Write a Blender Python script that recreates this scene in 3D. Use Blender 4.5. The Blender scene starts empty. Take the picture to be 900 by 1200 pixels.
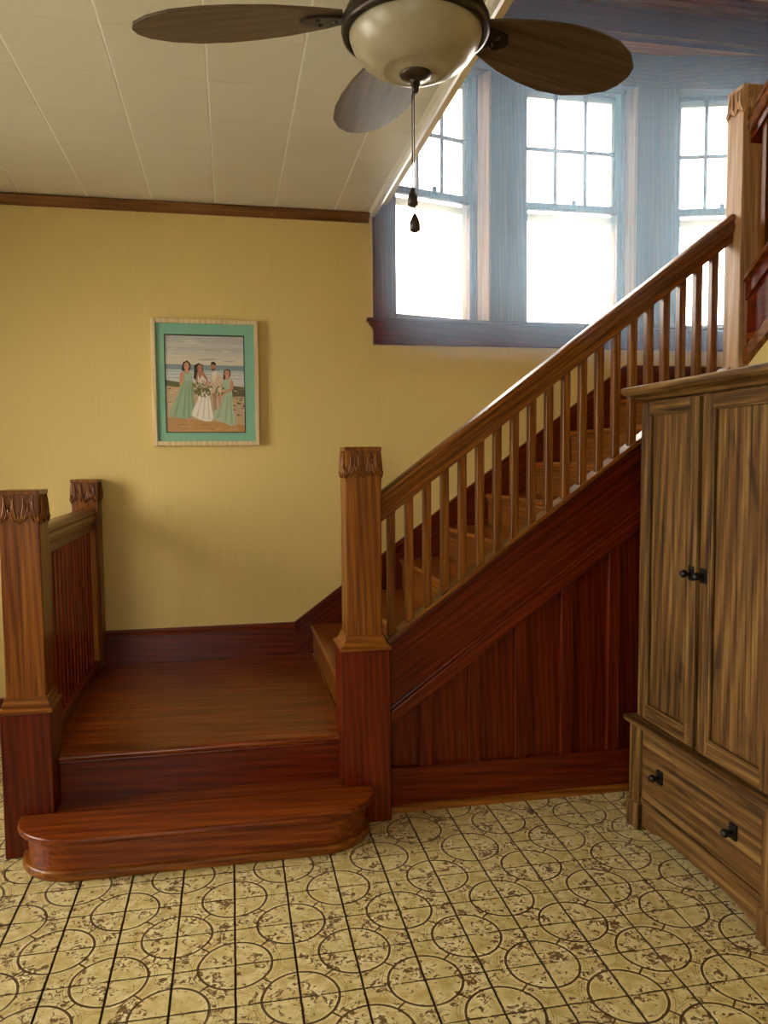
import bpy, bmesh, math, random
from mathutils import Vector, Matrix
random.seed(7)
U = 0.18            # metres per floor tile: the whole scene is laid out in floor tiles
sc = bpy.context.scene
COL = sc.collection
# ---------------------------------------------------------------- camera
CX = Vector((-0.91511, -13.69249, 8.37612)); F = 914.9
def rotm(rx, ry, rz):
    cy, sy = math.cos(ry), math.sin(ry); A = Matrix(((cy,-sy,0),(sy,cy,0),(0,0,1)))
    c, s = math.cos(rx), math.sin(rx); B = Matrix(((1,0,0),(0,c,-s),(0,s,c)))
    c, s = math.cos(rz), math.sin(rz); C = Matrix(((c,0,s),(0,1,0),(-s,0,c)))
    return A @ B @ C
R = rotm(-0.0680155, -0.1937422, 0.0076805)
cd = bpy.data.cameras.new('camera'); cam = bpy.data.objects.new('camera', cd); COL.objects.link(cam)
cd.sensor_fit = 'HORIZONTAL'; cd.sensor_width = 36; cd.lens = 36*F/900; cd.clip_start = .05
M = Matrix((R.col[0], R.col[2], -R.col[1])).transposed().to_4x4(); M.translation = CX*U
cam.matrix_world = M; sc.camera = cam
# ---------------------------------------------------------------- sky, exposure
SKY = 6.5; GLARE = .095
w = bpy.data.worlds.new('sky'); sc.world = w; w.use_nodes = True
bg = w.node_tree.nodes['Background']; bg.inputs[0].default_value = (1, .95, .84, 1); bg.inputs[1].default_value = SKY
sc.view_settings.view_transform = 'Standard'; sc.view_settings.look = 'None'
sc.view_settings.gamma = 1; sc.view_settings.use_curve_mapping = False
sc.view_settings.exposure = 1.68
def portal(name, loc, size, direction):       # only tells the renderer where daylight comes in
    l = bpy.data.lights.new(name, 'AREA'); l.shape = 'RECTANGLE'; l.size = size[0]*U; l.size_y = size[1]*U
    l.cycles.is_portal = True
    o = bpy.data.objects.new(name, l); COL.objects.link(o); o.location = Vector(loc)*U
    o.rotation_euler = Vector(direction).to_track_quat('-Z', 'Z').to_euler()
portal('bay_daylight', (11.4, 14.3, 17.2), (15, 9), (0, -1, 0))
portal('left_daylight', (-16.5, 2.6, 8.7), (7.4, 10.2), (1, 0, 0))
portal('left_daylight', (-16.5, -8, 8.7), (4.4, 10.2), (1, 0, 0))  # through the opening added in the left wall
portal('rear_fill_daylight', (-5.5, -24.6, 9), (5.2, 7.2), (0, 1, 0))  # through the opening added behind the camera

# ---------------------------------------------------------------- materials
def mat(name, base=(.5,.5,.5), rough=.5, metal=0, spec=.5):
    m = bpy.data.materials.new(name); m.use_nodes = True
    b = m.node_tree.nodes['Principled BSDF']
    b.inputs['Base Color'].default_value = (*base, 1); b.inputs['Roughness'].default_value = rough
    b.inputs['Metallic'].default_value = metal; b.inputs['Specular IOR Level'].default_value = spec
    return m
class NT:
    def __init__(s, m): s.t = m.node_tree; s.b = s.t.nodes['Principled BSDF']
    def n(s, kind, **kw):
        x = s.t.nodes.new('ShaderNode'+kind)
        for k, v in kw.items():
            if k.startswith('i_'): x.inputs[int(k[2:]) if k[2:].isdigit() else k[2:]].default_value = v
            else: setattr(x, k, v)
        return x
    def l(s, a, b): s.t.links.new(a, b)
    def math(s, op, a, b=None, c=None):
        x = s.n('Math', operation=op)
        for i, v in enumerate((a, b, c)):
            if v is None: continue
            if isinstance(v, (int, float)): x.inputs[i].default_value = v
            else: s.l(v, x.inputs[i])
        return x.outputs[0]
    def mix(s, f, a, b, blend='MIX'):
        x = s.n('Mix', data_type='RGBA', blend_type=blend)
        for i, v in ((0, f), (6, a), (7, b)):
            if isinstance(v, (int, float)): x.inputs[i].default_value = v
            elif isinstance(v, tuple): x.inputs[i].default_value = (*v, 1)
            else: s.l(v, x.inputs[i])
        return x.outputs[2]
    def ramp(s, f, stops):
        x = s.n('ValToRGB'); e = x.color_ramp.elements
        while len(e) < len(stops): e.new(.5)
        for q, (p, c) in zip(e, stops): q.position = p; q.color = (*c, 1) if len(c) == 3 else c
        s.l(f, x.inputs[0]); return x.outputs[0]
def grain_vec(t, axis, along, across):
    tc = t.n('TexCoord'); oi = t.n('ObjectInfo')
    mp = t.n('Mapping'); t.l(tc.outputs['Object'], mp.inputs[0])
    sc_ = [across]*3
    if axis == 's':
        mp.inputs['Rotation'].default_value = (0, math.atan(.735), 0); sc_[0] = along
        mp.vector_type = 'POINT'
        m2 = t.n('Mapping'); t.l(mp.outputs[0], m2.inputs[0]); m2.inputs['Scale'].default_value = sc_; out = m2
    else:
        sc_['xyz'.index(axis)] = along; mp.inputs['Scale'].default_value = sc_; out = mp
    ad = t.n('VectorMath', operation='MULTIPLY_ADD'); cb = t.n('CombineXYZ')
    for i in range(3): t.l(oi.outputs['Random'], cb.inputs[i])
    t.l(cb.outputs[0], ad.inputs[0]); ad.inputs[1].default_value = (31, 17, 23); t.l(out.outputs[0], ad.inputs[2])
    return ad.outputs[0]
def wood(name, axis, lo, mid, hi, rough=.32, along=.9, across=42, coat=.06, knots=False, vary=.2, spec=.28):
    m = mat(name, mid, rough, spec=spec); t = NT(m)
    v = grain_vec(t, axis, along, across)
    a = t.n('TexNoise'); a.inputs['Scale'].default_value = 1.4; a.inputs['Detail'].default_value = 7; a.inputs['Roughness'].default_value = .62; a.inputs['Distortion'].default_value = .12; t.l(v, a.inputs['Vector'])
    v2 = grain_vec(t, axis, along*3.5, across*4)
    f = t.n('TexNoise'); f.inputs['Scale'].default_value = 1.5; f.inputs['Detail'].default_value = 4; f.inputs['Roughness'].default_value = .7; t.l(v2, f.inputs['Vector'])
    v3 = grain_vec(t, axis, along*.5, across*.16)
    wv = t.n('TexWave', wave_type='RINGS', rings_direction='SPHERICAL'); wv.inputs['Scale'].default_value = 2.2; wv.inputs['Distortion'].default_value = 3; wv.inputs['Detail'].default_value = 3; wv.inputs['Detail Scale'].default_value = 1.2; t.l(v3, wv.inputs['Vector'])
    s = t.math('ADD', t.math('MULTIPLY', a.outputs[0], .7), t.math('MULTIPLY', wv.outputs['Fac'], .12))
    s = t.math('ADD', s, t.math('MULTIPLY', f.outputs[0], .36))
    c = t.ramp(s, [(.44, lo), (.59, mid), (.76, hi)])
    if knots:
        v4 = grain_vec(t, axis, 3, 9)
        k = t.n('TexNoise'); k.inputs['Scale'].default_value = .8; k.inputs['Detail'].default_value = 4; k.inputs['Distortion'].default_value = 1.2; t.l(v4, k.inputs['Vector'])
        kf = t.ramp(k.outputs[0], [(.55, (0,0,0)), (.70, (.8,.8,.8))]); c = t.mix(kf, c, tuple(x*.35 for x in lo))
        v5 = grain_vec(t, axis, 1.2, 34)
        k = t.n('TexNoise'); k.inputs['Scale'].default_value = 1.5; k.inputs['Detail'].default_value = 5; t.l(v5, k.inputs['Vector'])
        kf = t.ramp(k.outputs[0], [(.60, (0,0,0)), (.66, (.8,.8,.8))]); c = t.mix(kf, c, tuple(x*.4 for x in lo))
    oi = t.n('ObjectInfo'); br = t.math('MULTIPLY_ADD', oi.outputs['Random'], vary, 1-vary/2)
    hs = t.n('HueSaturation'); t.l(br, hs.inputs['Value']); t.l(c, hs.inputs['Color'])
    t.l(hs.outputs[0], t.b.inputs['Base Color'])
    bp = t.n('Bump'); bp.inputs['Strength'].default_value = .04; bp.inputs['Distance'].default_value = .001; t.l(s, bp.inputs['Height']); t.l(bp.outputs[0], t.b.inputs['Normal'])
    t.b.inputs['Coat Weight'].default_value = coat; t.b.inputs['Coat Roughness'].default_value = .18
    return m
RED = ((.052,.0036,.0003), (.098,.0085,.0006), (.155,.021,.0018))
W = {a: wood('varnished_wood_'+a, a, *RED) for a in 'xyzs'}
HON = ((.095,.022,.0018), (.175,.052,.0048), (.28,.102,.013))
WH = {a: wood('honey_wood_'+a, a, *HON) for a in 'xyzs'}
FLR = ((.085,.011,.0009), (.17,.030,.0024), (.28,.066,.007))
WF = {a: wood('board_wood_'+a, a, *FLR, rough=.3, vary=.35, coat=.15) for a in 'xy'}
RUS = ((.045,.017,.003), (.12,.055,.011), (.245,.138,.040))
WR = {a: wood('rustic_pine_'+a, a, *RUS, rough=.55, across=34, along=.9, coat=0, knots=True, vary=.16, spec=.3) for a in 'yz'}
WD = {a: wood('dark_wood_'+a, a, (.06,.014,.004), (.12,.03,.008), (.2,.06,.02), rough=.35) for a in 'xyz'}
white_wood = mat('light_painted_wood', (.66,.62,.50), .45)
bronze = mat('oiled_bronze', (.055,.04,.032), .34, .75)
iron = mat('black_iron', (.018,.015,.012), .45, .6)
# yellow wall covering: faint vertical strands
def wall_mat():
    m = mat('yellow_wall_covering', (.52,.37,.09), .7, spec=.25); t = NT(m)
    g = t.n('NewGeometry'); mp = t.n('Mapping'); mp.inputs['Scale'].default_value = (60, 60, 1.2); t.l(g.outputs['Position'], mp.inputs[0])
    a = t.n('TexNoise'); a.inputs['Scale'].default_value = 3; a.inputs['Detail'].default_value = 4; t.l(mp.outputs[0], a.inputs['Vector'])
    c = t.ramp(a.outputs[0], [(.3, (.645,.485,.175)), (.7, (.695,.525,.20))])
    b2 = t.n('TexNoise'); b2.inputs['Scale'].default_value = .9; t.l(g.outputs['Position'], b2.inputs['Vector'])
    c = t.mix(t.math('MULTIPLY', b2.outputs[0], .22), c, (.60,.46,.17))
    t.l(c, t.b.inputs['Base Color'])
    bp = t.n('Bump'); bp.inputs['Strength'].default_value = .12; bp.inputs['Distance'].default_value = .001; t.l(a.outputs[0], bp.inputs['Height']); t.l(bp.outputs[0], t.b.inputs['Normal'])
    return m
yellow = wall_mat()
def ceil_mat():
    m = mat('ceiling_board', (.66,.62,.46), .65, spec=.3); t = NT(m)
    g = t.n('NewGeometry'); a = t.n('TexNoise'); a.inputs['Scale'].default_value = 70; a.inputs['Detail'].default_value = 4; t.l(g.outputs['Position'], a.inputs['Vector'])
    oi = t.n('ObjectInfo'); c = t.mix(oi.outputs['Random'], (.70,.655,.50), (.735,.69,.535))
    t.l(c, t.b.inputs['Base Color'])
    bp = t.n('Bump'); bp.inputs['Strength'].default_value = .1; bp.inputs['Distance'].default_value = .001; t.l(a.outputs[0], bp.inputs['Height']); t.l(bp.outputs[0], t.b.inputs['Normal'])
    return m
ceilm = ceil_mat()
def floor_mat():
    m = mat('tile_glaze', (.6,.5,.3), .38); t = NT(m)
    g = t.n('NewGeometry'); sp = t.n('SeparateXYZ'); t.l(g.outputs['Position'], sp.inputs[0])
    wn = t.n('TexNoise'); wn.inputs['Scale'].default_value = 18; t.l(g.outputs['Position'], wn.inputs['Vector'])
    wob = t.math('MULTIPLY', t.math('SUBTRACT', wn.outputs[0], .5), .03)
    X = t.math('ADD', t.math('DIVIDE', sp.outputs[0], U), wob); Y = t.math('SUBTRACT', t.math('DIVIDE', sp.outputs[1], U), wob)
    def lattice(X, Y):
        u = t.math('MULTIPLY', t.math('ADD', X, Y), .5); v = t.math('MULTIPLY', t.math('SUBTRACT', X, Y), .5)
        du = t.math('SUBTRACT', u, t.math('ROUND', u)); dv = t.math('SUBTRACT', v, t.math('ROUND', v))
        dx = t.math('ADD', du, dv); dy = t.math('SUBTRACT', du, dv)
        r = t.math('SQRT', t.math('ADD', t.math('MULTIPLY', dx, dx), t.math('MULTIPLY', dy, dy)))
        return dx, dy, r
    dx, dy, r = lattice(X, Y)
    _, _, r2 = lattice(t.math('ADD', X, 1), Y)
    def band(val, c, wd): return t.math('LESS_THAN', t.math('ABSOLUTE', t.math('SUBTRACT', val, c)), wd)
    ring = band(r, .605, .023)
    diag = t.math('MULTIPLY', band(t.math('ABSOLUTE', dx), 0, 9), t.math('LESS_THAN', t.math('ABSOLUTE', t.math('SUBTRACT', t.math('ABSOLUTE', dx), t.math('ABSOLUTE', dy))), .025))
    tick = t.math('MULTIPLY', diag, t.math('GREATER_THAN', r, .605))
    thin = t.math('MAXIMUM', band(r, .70, .008), band(r, .745, .007)); thin = t.math('MAXIMUM', thin, band(r2, .30, .007))
    lx = t.math('LESS_THAN', t.math('ABSOLUTE', t.math('SUBTRACT', X, t.math('ROUND', X))), .02)
    ly = t.math('LESS_THAN', t.math('ABSOLUTE', t.math('SUBTRACT', Y, t.math('ROUND', Y))), .016)
    lines = t.math('MAXIMUM', t.math('MAXIMUM', ring, tick), t.math('MAXIMUM', lx, ly))
    hl = t.math('MAXIMUM', band(r, .575, .008), band(r, .635, .006))
    # speckle clusters
    n1 = t.n('TexNoise'); n1.inputs['Scale'].default_value = 42; n1.inputs['Detail'].default_value = 5; n1.inputs['Roughness'].default_value = .65; n1.inputs['Distortion'].default_value = 1.4; t.l(g.outputs['Position'], n1.inputs['Vector'])
    n2 = t.n('TexNoise'); n2.inputs['Scale'].default_value = 11; n2.inputs['Detail'].default_value = 2; t.l(g.outputs['Position'], n2.inputs['Vector'])
    sf = t.math('ADD', n1.outputs[0], t.math('MULTIPLY', t.math('SUBTRACT', n2.outputs[0], .5), .45))
    spk = t.ramp(sf, [(.56, (0,0,0)), (.59, (1,1,1))])
    base = t.ramp(n2.outputs[0], [(.3, (.55,.44,.17)), (.5, (.68,.57,.28)), (.7, (.80,.70,.42))])
    n3 = t.n('TexNoise'); n3.inputs['Scale'].default_value = 30; n3.inputs['Detail'].default_value = 6; t.l(g.outputs['Position'], n3.inputs['Vector'])
    base = t.mix(t.ramp(n3.outputs[0], [(.44, (0,0,0)), (.62, (.5,.5,.5))]), base, (.44,.30,.08))
    c = t.mix(t.math('MULTIPLY', hl, .5), base, (.85,.78,.5))
    c = t.mix(t.math('MULTIPLY', thin, .55), c, (.26,.17,.04))
    c = t.mix(t.math('MULTIPLY', spk, .9), c, (.11,.05,.008))
    c = t.mix(t.math('MULTIPLY', lines, .94), c, (.075,.036,.008))
    t.l(c, t.b.inputs['Base Color'])
    h = t.math('SUBTRACT', 1, t.math('MAXIMUM', t.math('MULTIPLY', lines, 1.0), t.math('MULTIPLY', spk, .4)))
    h = t.math('ADD', h, t.math('MULTIPLY', n3.outputs[0], .3))
    bp = t.n('Bump'); bp.inputs['Strength'].default_value = .45; bp.inputs['Distance'].default_value = .0015; t.l(h, bp.inputs['Height']); t.l(bp.outputs[0], t.b.inputs['Normal'])
    return m
tile_m = floor_mat()
grout = mat('dark_grout', (.05,.026,.01), .8)
def glass_mat():
    m = bpy.data.materials.new('window_glass'); m.use_nodes = True; t = m.node_tree; t.nodes.clear()
    o = t.nodes.new('ShaderNodeOutputMaterial'); mx = t.nodes.new('ShaderNodeMixShader'); tr = t.nodes.new('ShaderNodeBsdfTransparent'); gl = t.nodes.new('ShaderNodeBsdfGlossy'); gl.inputs['Roughness'].default_value = .02
    fr = t.nodes.new('ShaderNodeFresnel'); fr.inputs[0].default_value = 1.45
    t.links.new(fr.outputs[0], mx.inputs[0]); t.links.new(tr.outputs[0], mx.inputs[1]); t.links.new(gl.outputs[0], mx.inputs[2]); t.links.new(mx.outputs[0], o.inputs[0])
    return m
glass = glass_mat()
bowl_m = mat('frosted_alabaster_glass', (.78,.71,.50), .28); t = NT(bowl_m)
t.b.inputs['Subsurface Weight'].default_value = 0
_n = t.n('TexNoise'); _n.inputs['Scale'].default_value = 14; _n.inputs['Detail'].default_value = 3
_tc = t.n('TexCoord'); t.l(_tc.outputs['Object'], _n.inputs['Vector'])
t.l(t.ramp(_n.outputs[0], [(.3, (.33,.285,.18)), (.7, (.42,.37,.245))]), t.b.inputs['Base Color'])

# ---------------------------------------------------------------- mesh helpers
class MB:
    def __init__(s): s.v = []; s.f = []; s.smooth = []
    def add(s, vs, fs, sm=False):
        o = len(s.v); s.v += [Vector(v) for v in vs]; s.f += [[i+o for i in f] for f in fs]; s.smooth += [sm]*len(fs); return s
    def box(s, x0, x1, y0, y1, z0, z1):
        v = [(x,y,z) for z in (z0,z1) for y in (y0,y1) for x in (x0,x1)]
        return s.add(v, [(0,2,3,1),(4,5,7,6),(0,1,5,4),(2,6,7,3),(0,4,6,2),(1,3,7,5)])
    def prism(s, poly, axis, a, b):
        """poly: 2D points; axis 'z': (x,y); 'y': (x,z); 'x': (y,z)"""
        def P(p, h): return {'z': (p[0],p[1],h), 'y': (p[0],h,p[1]), 'x': (h,p[0],p[1])}[axis]
        n = len(poly); v = [P(p,a) for p in poly]+[P(p,b) for p in poly]
        return s.add(v, [list(range(n))[::-1], [i+n for i in range(n)]]+[(i,(i+1)%n,(i+1)%n+n,i+n) for i in range(n)])
    def lathe(s, c, prof, n=40, axis='z'):
        v = []; f = []
        for (r, h) in prof:
            for i in range(n):
                a = 2*math.pi*i/n; p = (r*math.cos(a), r*math.sin(a), h)
                if axis == 'x': p = (h, p[0], p[1])
                v.append((c[0]+p[0], c[1]+p[1], c[2]+p[2]))
        for k in range(len(prof)-1):
            for i in range(n):
                j = (i+1) % n; f.append((k*n+i, k*n+j, (k+1)*n+j, (k+1)*n+i))
        f += [list(range(n))[::-1], [(len(prof)-1)*n+i for i in range(n)]]
        return s.add(v, f, True)
    def tube(s, pts, r, n=6):
        pts = [Vector(p) for p in pts]; v = []; f = []
        rr = r if isinstance(r, (list, tuple)) else [r]*len(pts)
        for k, p in enumerate(pts):
            d = (pts[min(k+1,len(pts)-1)]-pts[max(k-1,0)]).normalized()
            a = d.orthogonal().normalized() if k == 0 else (a - d*a.dot(d)).normalized()
            b = d.cross(a)
            for i in range(n):
                t_ = 2*math.pi*i/n; v.append(p+(a*math.cos(t_)+b*math.sin(t_))*rr[k])
        for k in range(len(pts)-1):
            for i in range(n): j = (i+1) % n; f.append((k*n+i, k*n+j, (k+1)*n+j, (k+1)*n+i))
        f += [list(range(n))[::-1], [(len(pts)-1)*n+i for i in range(n)]]
        return s.add(v, f, True)
ORG = {}
def new_obj(name, mb, m, parent=None, org=None, bevel=0, seg=2, smooth=None):
    o_ = ORG[parent.name] if parent else Vector(org or (0,0,0))
    me = bpy.data.meshes.new(name)
    me.from_pydata([(p-o_)*U for p in mb.v], [], mb.f); me.update()
    bm = bmesh.new(); bm.from_mesh(me); bmesh.ops.recalc_face_normals(bm, faces=bm.faces); bm.to_mesh(me); bm.free()
    if smooth or any(mb.smooth):
        for p, sm in zip(me.polygons, mb.smooth): p.use_smooth = bool(smooth or sm)
    me.materials.append(m)
    o = bpy.data.objects.new(name, me); COL.objects.link(o)
    if parent: o.parent = parent
    else: o.location = o_*U
    ORG[o.name] = o_
    if bevel:
        b = o.modifiers.new('edge', 'BEVEL'); b.width = bevel*U; b.segments = seg; b.limit_method = 'ANGLE'; b.angle_limit = math.radians(35)
    return o
def empty(name, loc):
    o = bpy.data.objects.new(name, None); COL.objects.link(o); o.location = Vector(loc)*U; ORG[o.name] = Vector(loc); o.empty_display_size = .1
    return o
def tag(o, label, cat, group=None):
    o['label'] = label; o['category'] = cat
    if group: o['group'] = group
    return o
def struct(o): o['kind'] = 'structure'; return o
def dup(src, off, parent=None):
    """copy of one mesh part, shifted by off tiles, under the same (or another) parent"""
    c = src.copy(); COL.objects.link(c); c.parent = parent or src.parent
    c.location = src.location + Vector(off)*U; ORG[c.name] = ORG[src.name]+Vector(off)
    return c
def dup_tree(src, off, parent=None):
    c = dup(src, off, parent)
    for ch in list(src.children):
        g = ch.copy(); COL.objects.link(g); g.parent = c
    return c

# ================================================================ THE SETTING
B = 11.85           # face of the yellow back wall
ZC = 16.3           # ceiling of the room
# ---- floor: grout bed and square tiles one by one
fl = struct(new_obj('floor', MB().box(-20.5, 11.9, -25, 12.3, -.6, -.035), grout, org=(0,0,0)))
t0 = None
for i in range(-11, 12):
    for j in range(-5, 4):
        if i < -5 or i >= 11: 
            if not (-11 <= i < 11): continue
        if t0 is None:
            t0 = new_obj('tile', MB().box(i+.012, i+.988, j+.012, j+.988, -.035, 0), tile_m, fl, bevel=.012, seg=1); i0, j0 = i, j
        else: dup(t0, (i-i0, j-j0, 0))
rest = MB().box(-20.5, 11.9, -25, -5, -.035, 0).box(-20.5, -11, -5, 4, -.035, 0).box(-20.5, 11.9, 4, 12.3, -.035, 0)
r_ = new_obj('tile_field', rest, tile_m, fl); r_['kind'] = 'stuff'
struct(new_obj('ground', MB().box(-220, 220, -220, 220, -6, -4), mat('pale_ground', (.5,.5,.46), .9)))
# ---- back wall (one slab left of the bay, one below it, one above it)
bw = MB().box(-20.5, 3.85, B, B+.7, -.6, 31).box(3.85, 19.9, B, B+.7, -.6, 12.5).box(3.85, 19.9, B, B+.7, 22.75, 31)
struct(new_obj('wall_back', bw, yellow))
# ---- left wall, unseen: side-light window, plus a second opening added to brighten the room
L0, L1 = -20.5, -19.8
lw = MB().box(-17.2, -16.5, -25, B+.1, -.6, 3.7).box(-17.2, -16.5, -25, B+.1, 13.7, 17)
for a, b in ((-25,-10.1),(-5.9,-1),(6.2,B+.1)): lw.box(-17.2, -16.5, a, b, 3.7, 13.7)
struct(new_obj('wall_left', lw, yellow))
fw = MB().box(-17.2, 12, -25.2, -24.5, -.6, 5.5).box(-17.2, 12, -25.2, -24.5, 12.5, 17).box(-17.2, -8, -25.2, -24.5, 5.5, 12.5).box(-3, 12, -25.2, -24.5, 5.5, 12.5)
struct(new_obj('wall_front', fw, yellow))
def simple_window(name, box, axis):
    x0,x1,y0,y1,z0,z1 = box; m = MB(); g = MB()
    if axis == 'x':
        m.box(x0,x1,y0,y0+.3,z0,z1).box(x0,x1,y1-.3,y1,z0,z1).box(x0,x1,y0,y1,z0,z0+.3).box(x0,x1,y0,y1,z1-.3,z1).box(x0,x1,y0,y1,(z0+z1)/2-.15,(z0+z1)/2+.15)
        g.box((x0+x1)/2-.02,(x0+x1)/2+.02,y0+.2,y1-.2,z0+.2,z1-.2)
    else:
        m.box(x0,x0+.3,y0,y1,z0,z1).box(x1-.3,x1,y0,y1,z0,z1).box(x0,x1,y0,y1,z0,z0+.3).box(x0,x1,y0,y1,z1-.3,z1).box((x0+x1)/2-.15,(x0+x1)/2+.15,y0,y1,z0,z1)
        g.box(x0+.2,x1-.2,(y0+y1)/2-.02,(y0+y1)/2+.02,z0+.2,z1-.2)
    o = struct(new_obj(name, m, W['z'])); new_obj('pane', g, glass, o); return o
simple_window('window_4', (-17,-16.7,-1,6.2,3.7,13.7), 'x')
simple_window('fill_window_left', (-17,-16.7,-10.1,-5.9,3.7,13.7), 'x')  # unseen opening, added for more daylight in the room
simple_window('fill_window_rear', (-8,-3,-25,-24.7,5.5,12.5), 'y')  # unseen opening behind the camera, added to brighten the room
# ---- right wall of the room below the second flight, walls of the stairwell
def S2(y): return 12.90+.72*(3.44-y)             # top of the second flight's string
rw = MB().prism([(-25,-.6),(3.66,-.6),(3.66,S2(3.66)-2.1),(-4.9,S2(-4.9)-2.1),(-25,S2(-4.9)-2.1)], 'x', 11.68, 12.3)
struct(new_obj('wall_right', rw, yellow))
sw = MB().box(3.85, 4.3, -1.3, B+.1, ZC+.35, 31)
struct(new_obj('wall_stair_left', sw, yellow))
struct(new_obj('wall_stair_right', MB().box(19.2, 19.9, -7, B+.1, -.6, 31), yellow))
struct(new_obj('wall_stair_front', MB().box(3.85, 11.55, -2, -1.3, ZC+.35, 31).box(11.55, 19.9, -7.6, -6.9, -.6, 31).box(11, 11.6, -7, -1.3, ZC+.8, 31), yellow))
# ---- ceiling: slab with square boards below it
ce = struct(new_obj('ceiling', MB().box(-17.2, 3.72, -25.2, B+.1, ZC+.007, ZC+1).box(3.72, 12.2, -25.2, -1.3, ZC+.007, ZC+1), mat('ceiling_joint', (.95,.93,.84), .7)))
c0 = None
xs = [-1.215+1.872*k for k in range(-9, 3)]; ys = [1.73+1.872*k for k in range(-5, 6)]
for a in xs:
    for b in ys:
        x1 = min(a+1.872, 3.70); y1 = min(b+1.872, B)
        if x1-a > 1.8 and y1-b > 1.8 and c0: dup(c0, (a-ca, b-cb, 0)); continue
        full = x1-a > 1.8 and y1-b > 1.8
        o = new_obj('ceiling_board', MB().box(a+.022, x1-.022, b+.004, y1-.004, ZC, ZC+.01), ceilm, ce, bevel=.004, seg=1)
        if full and c0 is None: c0 = o; ca, cb = a, b
r_ = new_obj('board_field', MB().box(-17.2, 3.7, -25.2, ys[0]-.01, ZC, ZC+.07).box(3.7, 12, -25.2, -1.3, ZC, ZC+.07), ceilm, ce); r_['kind'] = 'stuff'
struct(new_obj('ceiling_stair', MB().box(3.8, 19.9, -7.6, B+.1, 30.5, 31.2), ceilm))
# rounded bead along the open edge of the ceiling
pr = [(3.62,ZC-.02),(3.70,ZC-.09),(3.80,ZC-.10),(3.90,ZC-.05),(3.94,ZC+.05),(3.94,ZC+1.0),(3.62,ZC+1.0)]
struct(new_obj('trim_1', MB().prism(pr, 'y', -1.3, B-.02), white_wood, bevel=.02))
# ---- crown moulding on the back wall
pr = [(B,ZC-.02),(B-.30,ZC-.02),(B-.32,ZC-.07),(B-.27,ZC-.12),(B-.17,ZC-.18),(B-.10,ZC-.26),(B-.02,ZC-.29),(B,ZC-.29)]
struct(new_obj('trim_2', MB().prism(pr, 'x', -16.5, 3.66), wood('crown_wood', 'x', (.10,.035,.010), (.19,.08,.025), (.28,.13,.045)), bevel=.008))
struct(new_obj('baseboard_back', MB().box(-16.5, -5.75, B-.12, B, 0, 1.1), W['x'], bevel=.03))

# ================================================================ BAY WITH THREE WINDOWS
zs, zh, zt = 12.98, 21.5, 22.65
def pier(poly, name='wall_bay'):
    return struct(new_obj(name, MB().prism(poly, 'z', zs-.05, zh+.02), WD['z'], bevel=.03))
pier([(3.78,11.80),(4.42,11.90),(4.50,12.9),(3.78,12.9)])
pier([(8.05,12.54),(8.75,12.66),(9.42,12.70),(9.30,13.6),(7.70,13.6),(7.74,13.1)])
pier([(13.61,12.74),(14.35,12.75),(15.06,12.62),(15.30,13.6),(13.35,13.6),(13.38,13.2)])
pier([(18.45,12.0),(19.2,11.85),(19.2,13.2),(18.6,13.2)])
lit_rev = wood('lit_reveal_wood', 'z', (.36,.17,.07), (.55,.31,.15), (.68,.44,.26), rough=.4, coat=0)  # paler than the piers: window light on the reveals put into the colour
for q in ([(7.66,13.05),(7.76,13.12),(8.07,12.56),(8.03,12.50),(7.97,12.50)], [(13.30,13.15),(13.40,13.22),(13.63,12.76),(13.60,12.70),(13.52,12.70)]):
    struct(new_obj('trim_5', MB().prism(q, 'z', zs-.02, zh-.01), lit_rev, bevel=.015))  # boards added over the right-hand reveals to carry that lit colour
bayline = [(3.78,11.80),(8.75,12.66),(14.35,12.75),(19.2,11.85)]
struct(new_obj('wall_bay_head', MB().prism(bayline+[(19.2,13.8),(3.78,13.8)], 'z', zh, zt+.3), WD['x'], bevel=.02))
struct(new_obj('ceiling_bay', MB().prism([(3.8,11.8),(19.2,11.8),(19.2,14),(3.8,14)], 'z', zt, zt+.25), wood('glossy_lit_bay_ceiling', 'x', (.42,.12,.018), (.60,.22,.04), (.75,.35,.09), rough=.18, coat=.5)))  # bright orange base holds the window light falling on the glossy boards
struct(new_obj('wall_bay_base', MB().prism([(3.8,B+.1),(19.2,B+.1),(19.2,13.8),(3.8,13.8)], 'z', 12.0, 12.86), WD['x']))
# header beam over the bay opening with its mouldings
hb = empty('trim_3', (11.5, B, zt)); struct(hb)
new_obj('header_board', MB().box(3.85, 19.2, B-.22, B+.12, zt-.05, zt+.92), W['x'], hb, bevel=.03)
pr = [(B-.20,zt+.88),(B-.34,zt+.92),(B-.34,zt+1.02),(B-.46,zt+1.08),(B-.46,zt+1.18),(B-.58,zt+1.26),(B-.58,zt+1.36),(B+.0,zt+1.36),(B,zt+.88)]
new_obj('cornice', MB().prism(pr, 'x', 3.95, 19.2), WH['x'], hb, bevel=.012)
new_obj('edge_bead', MB().box(3.95, 19.2, B-.27, B-.20, zt-.07, zt+.03), WH['x'], hb, bevel=.02)
# stool and apron below the windows
sl = empty('trim_4', (11.5, B, 12.12)); struct(sl)
new_obj('window_stool', MB().prism([(3.55,11.62),(19.2,11.62),(19.2,13.75),(3.8,13.75),(3.8,11.86),(3.55,11.86)], 'z', 12.84, 12.97), W['x'], sl, bevel=.03)
ap = MB().prism([(3.77,12.12),(19.2,12.12),(19.2,12.85),(3.62,12.85),(3.62,12.78),(3.70,12.70),(3.77,12.58)], 'y', B-.16, B+.02)
new_obj('apron', ap, W['x'], sl, bevel=.02)
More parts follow.
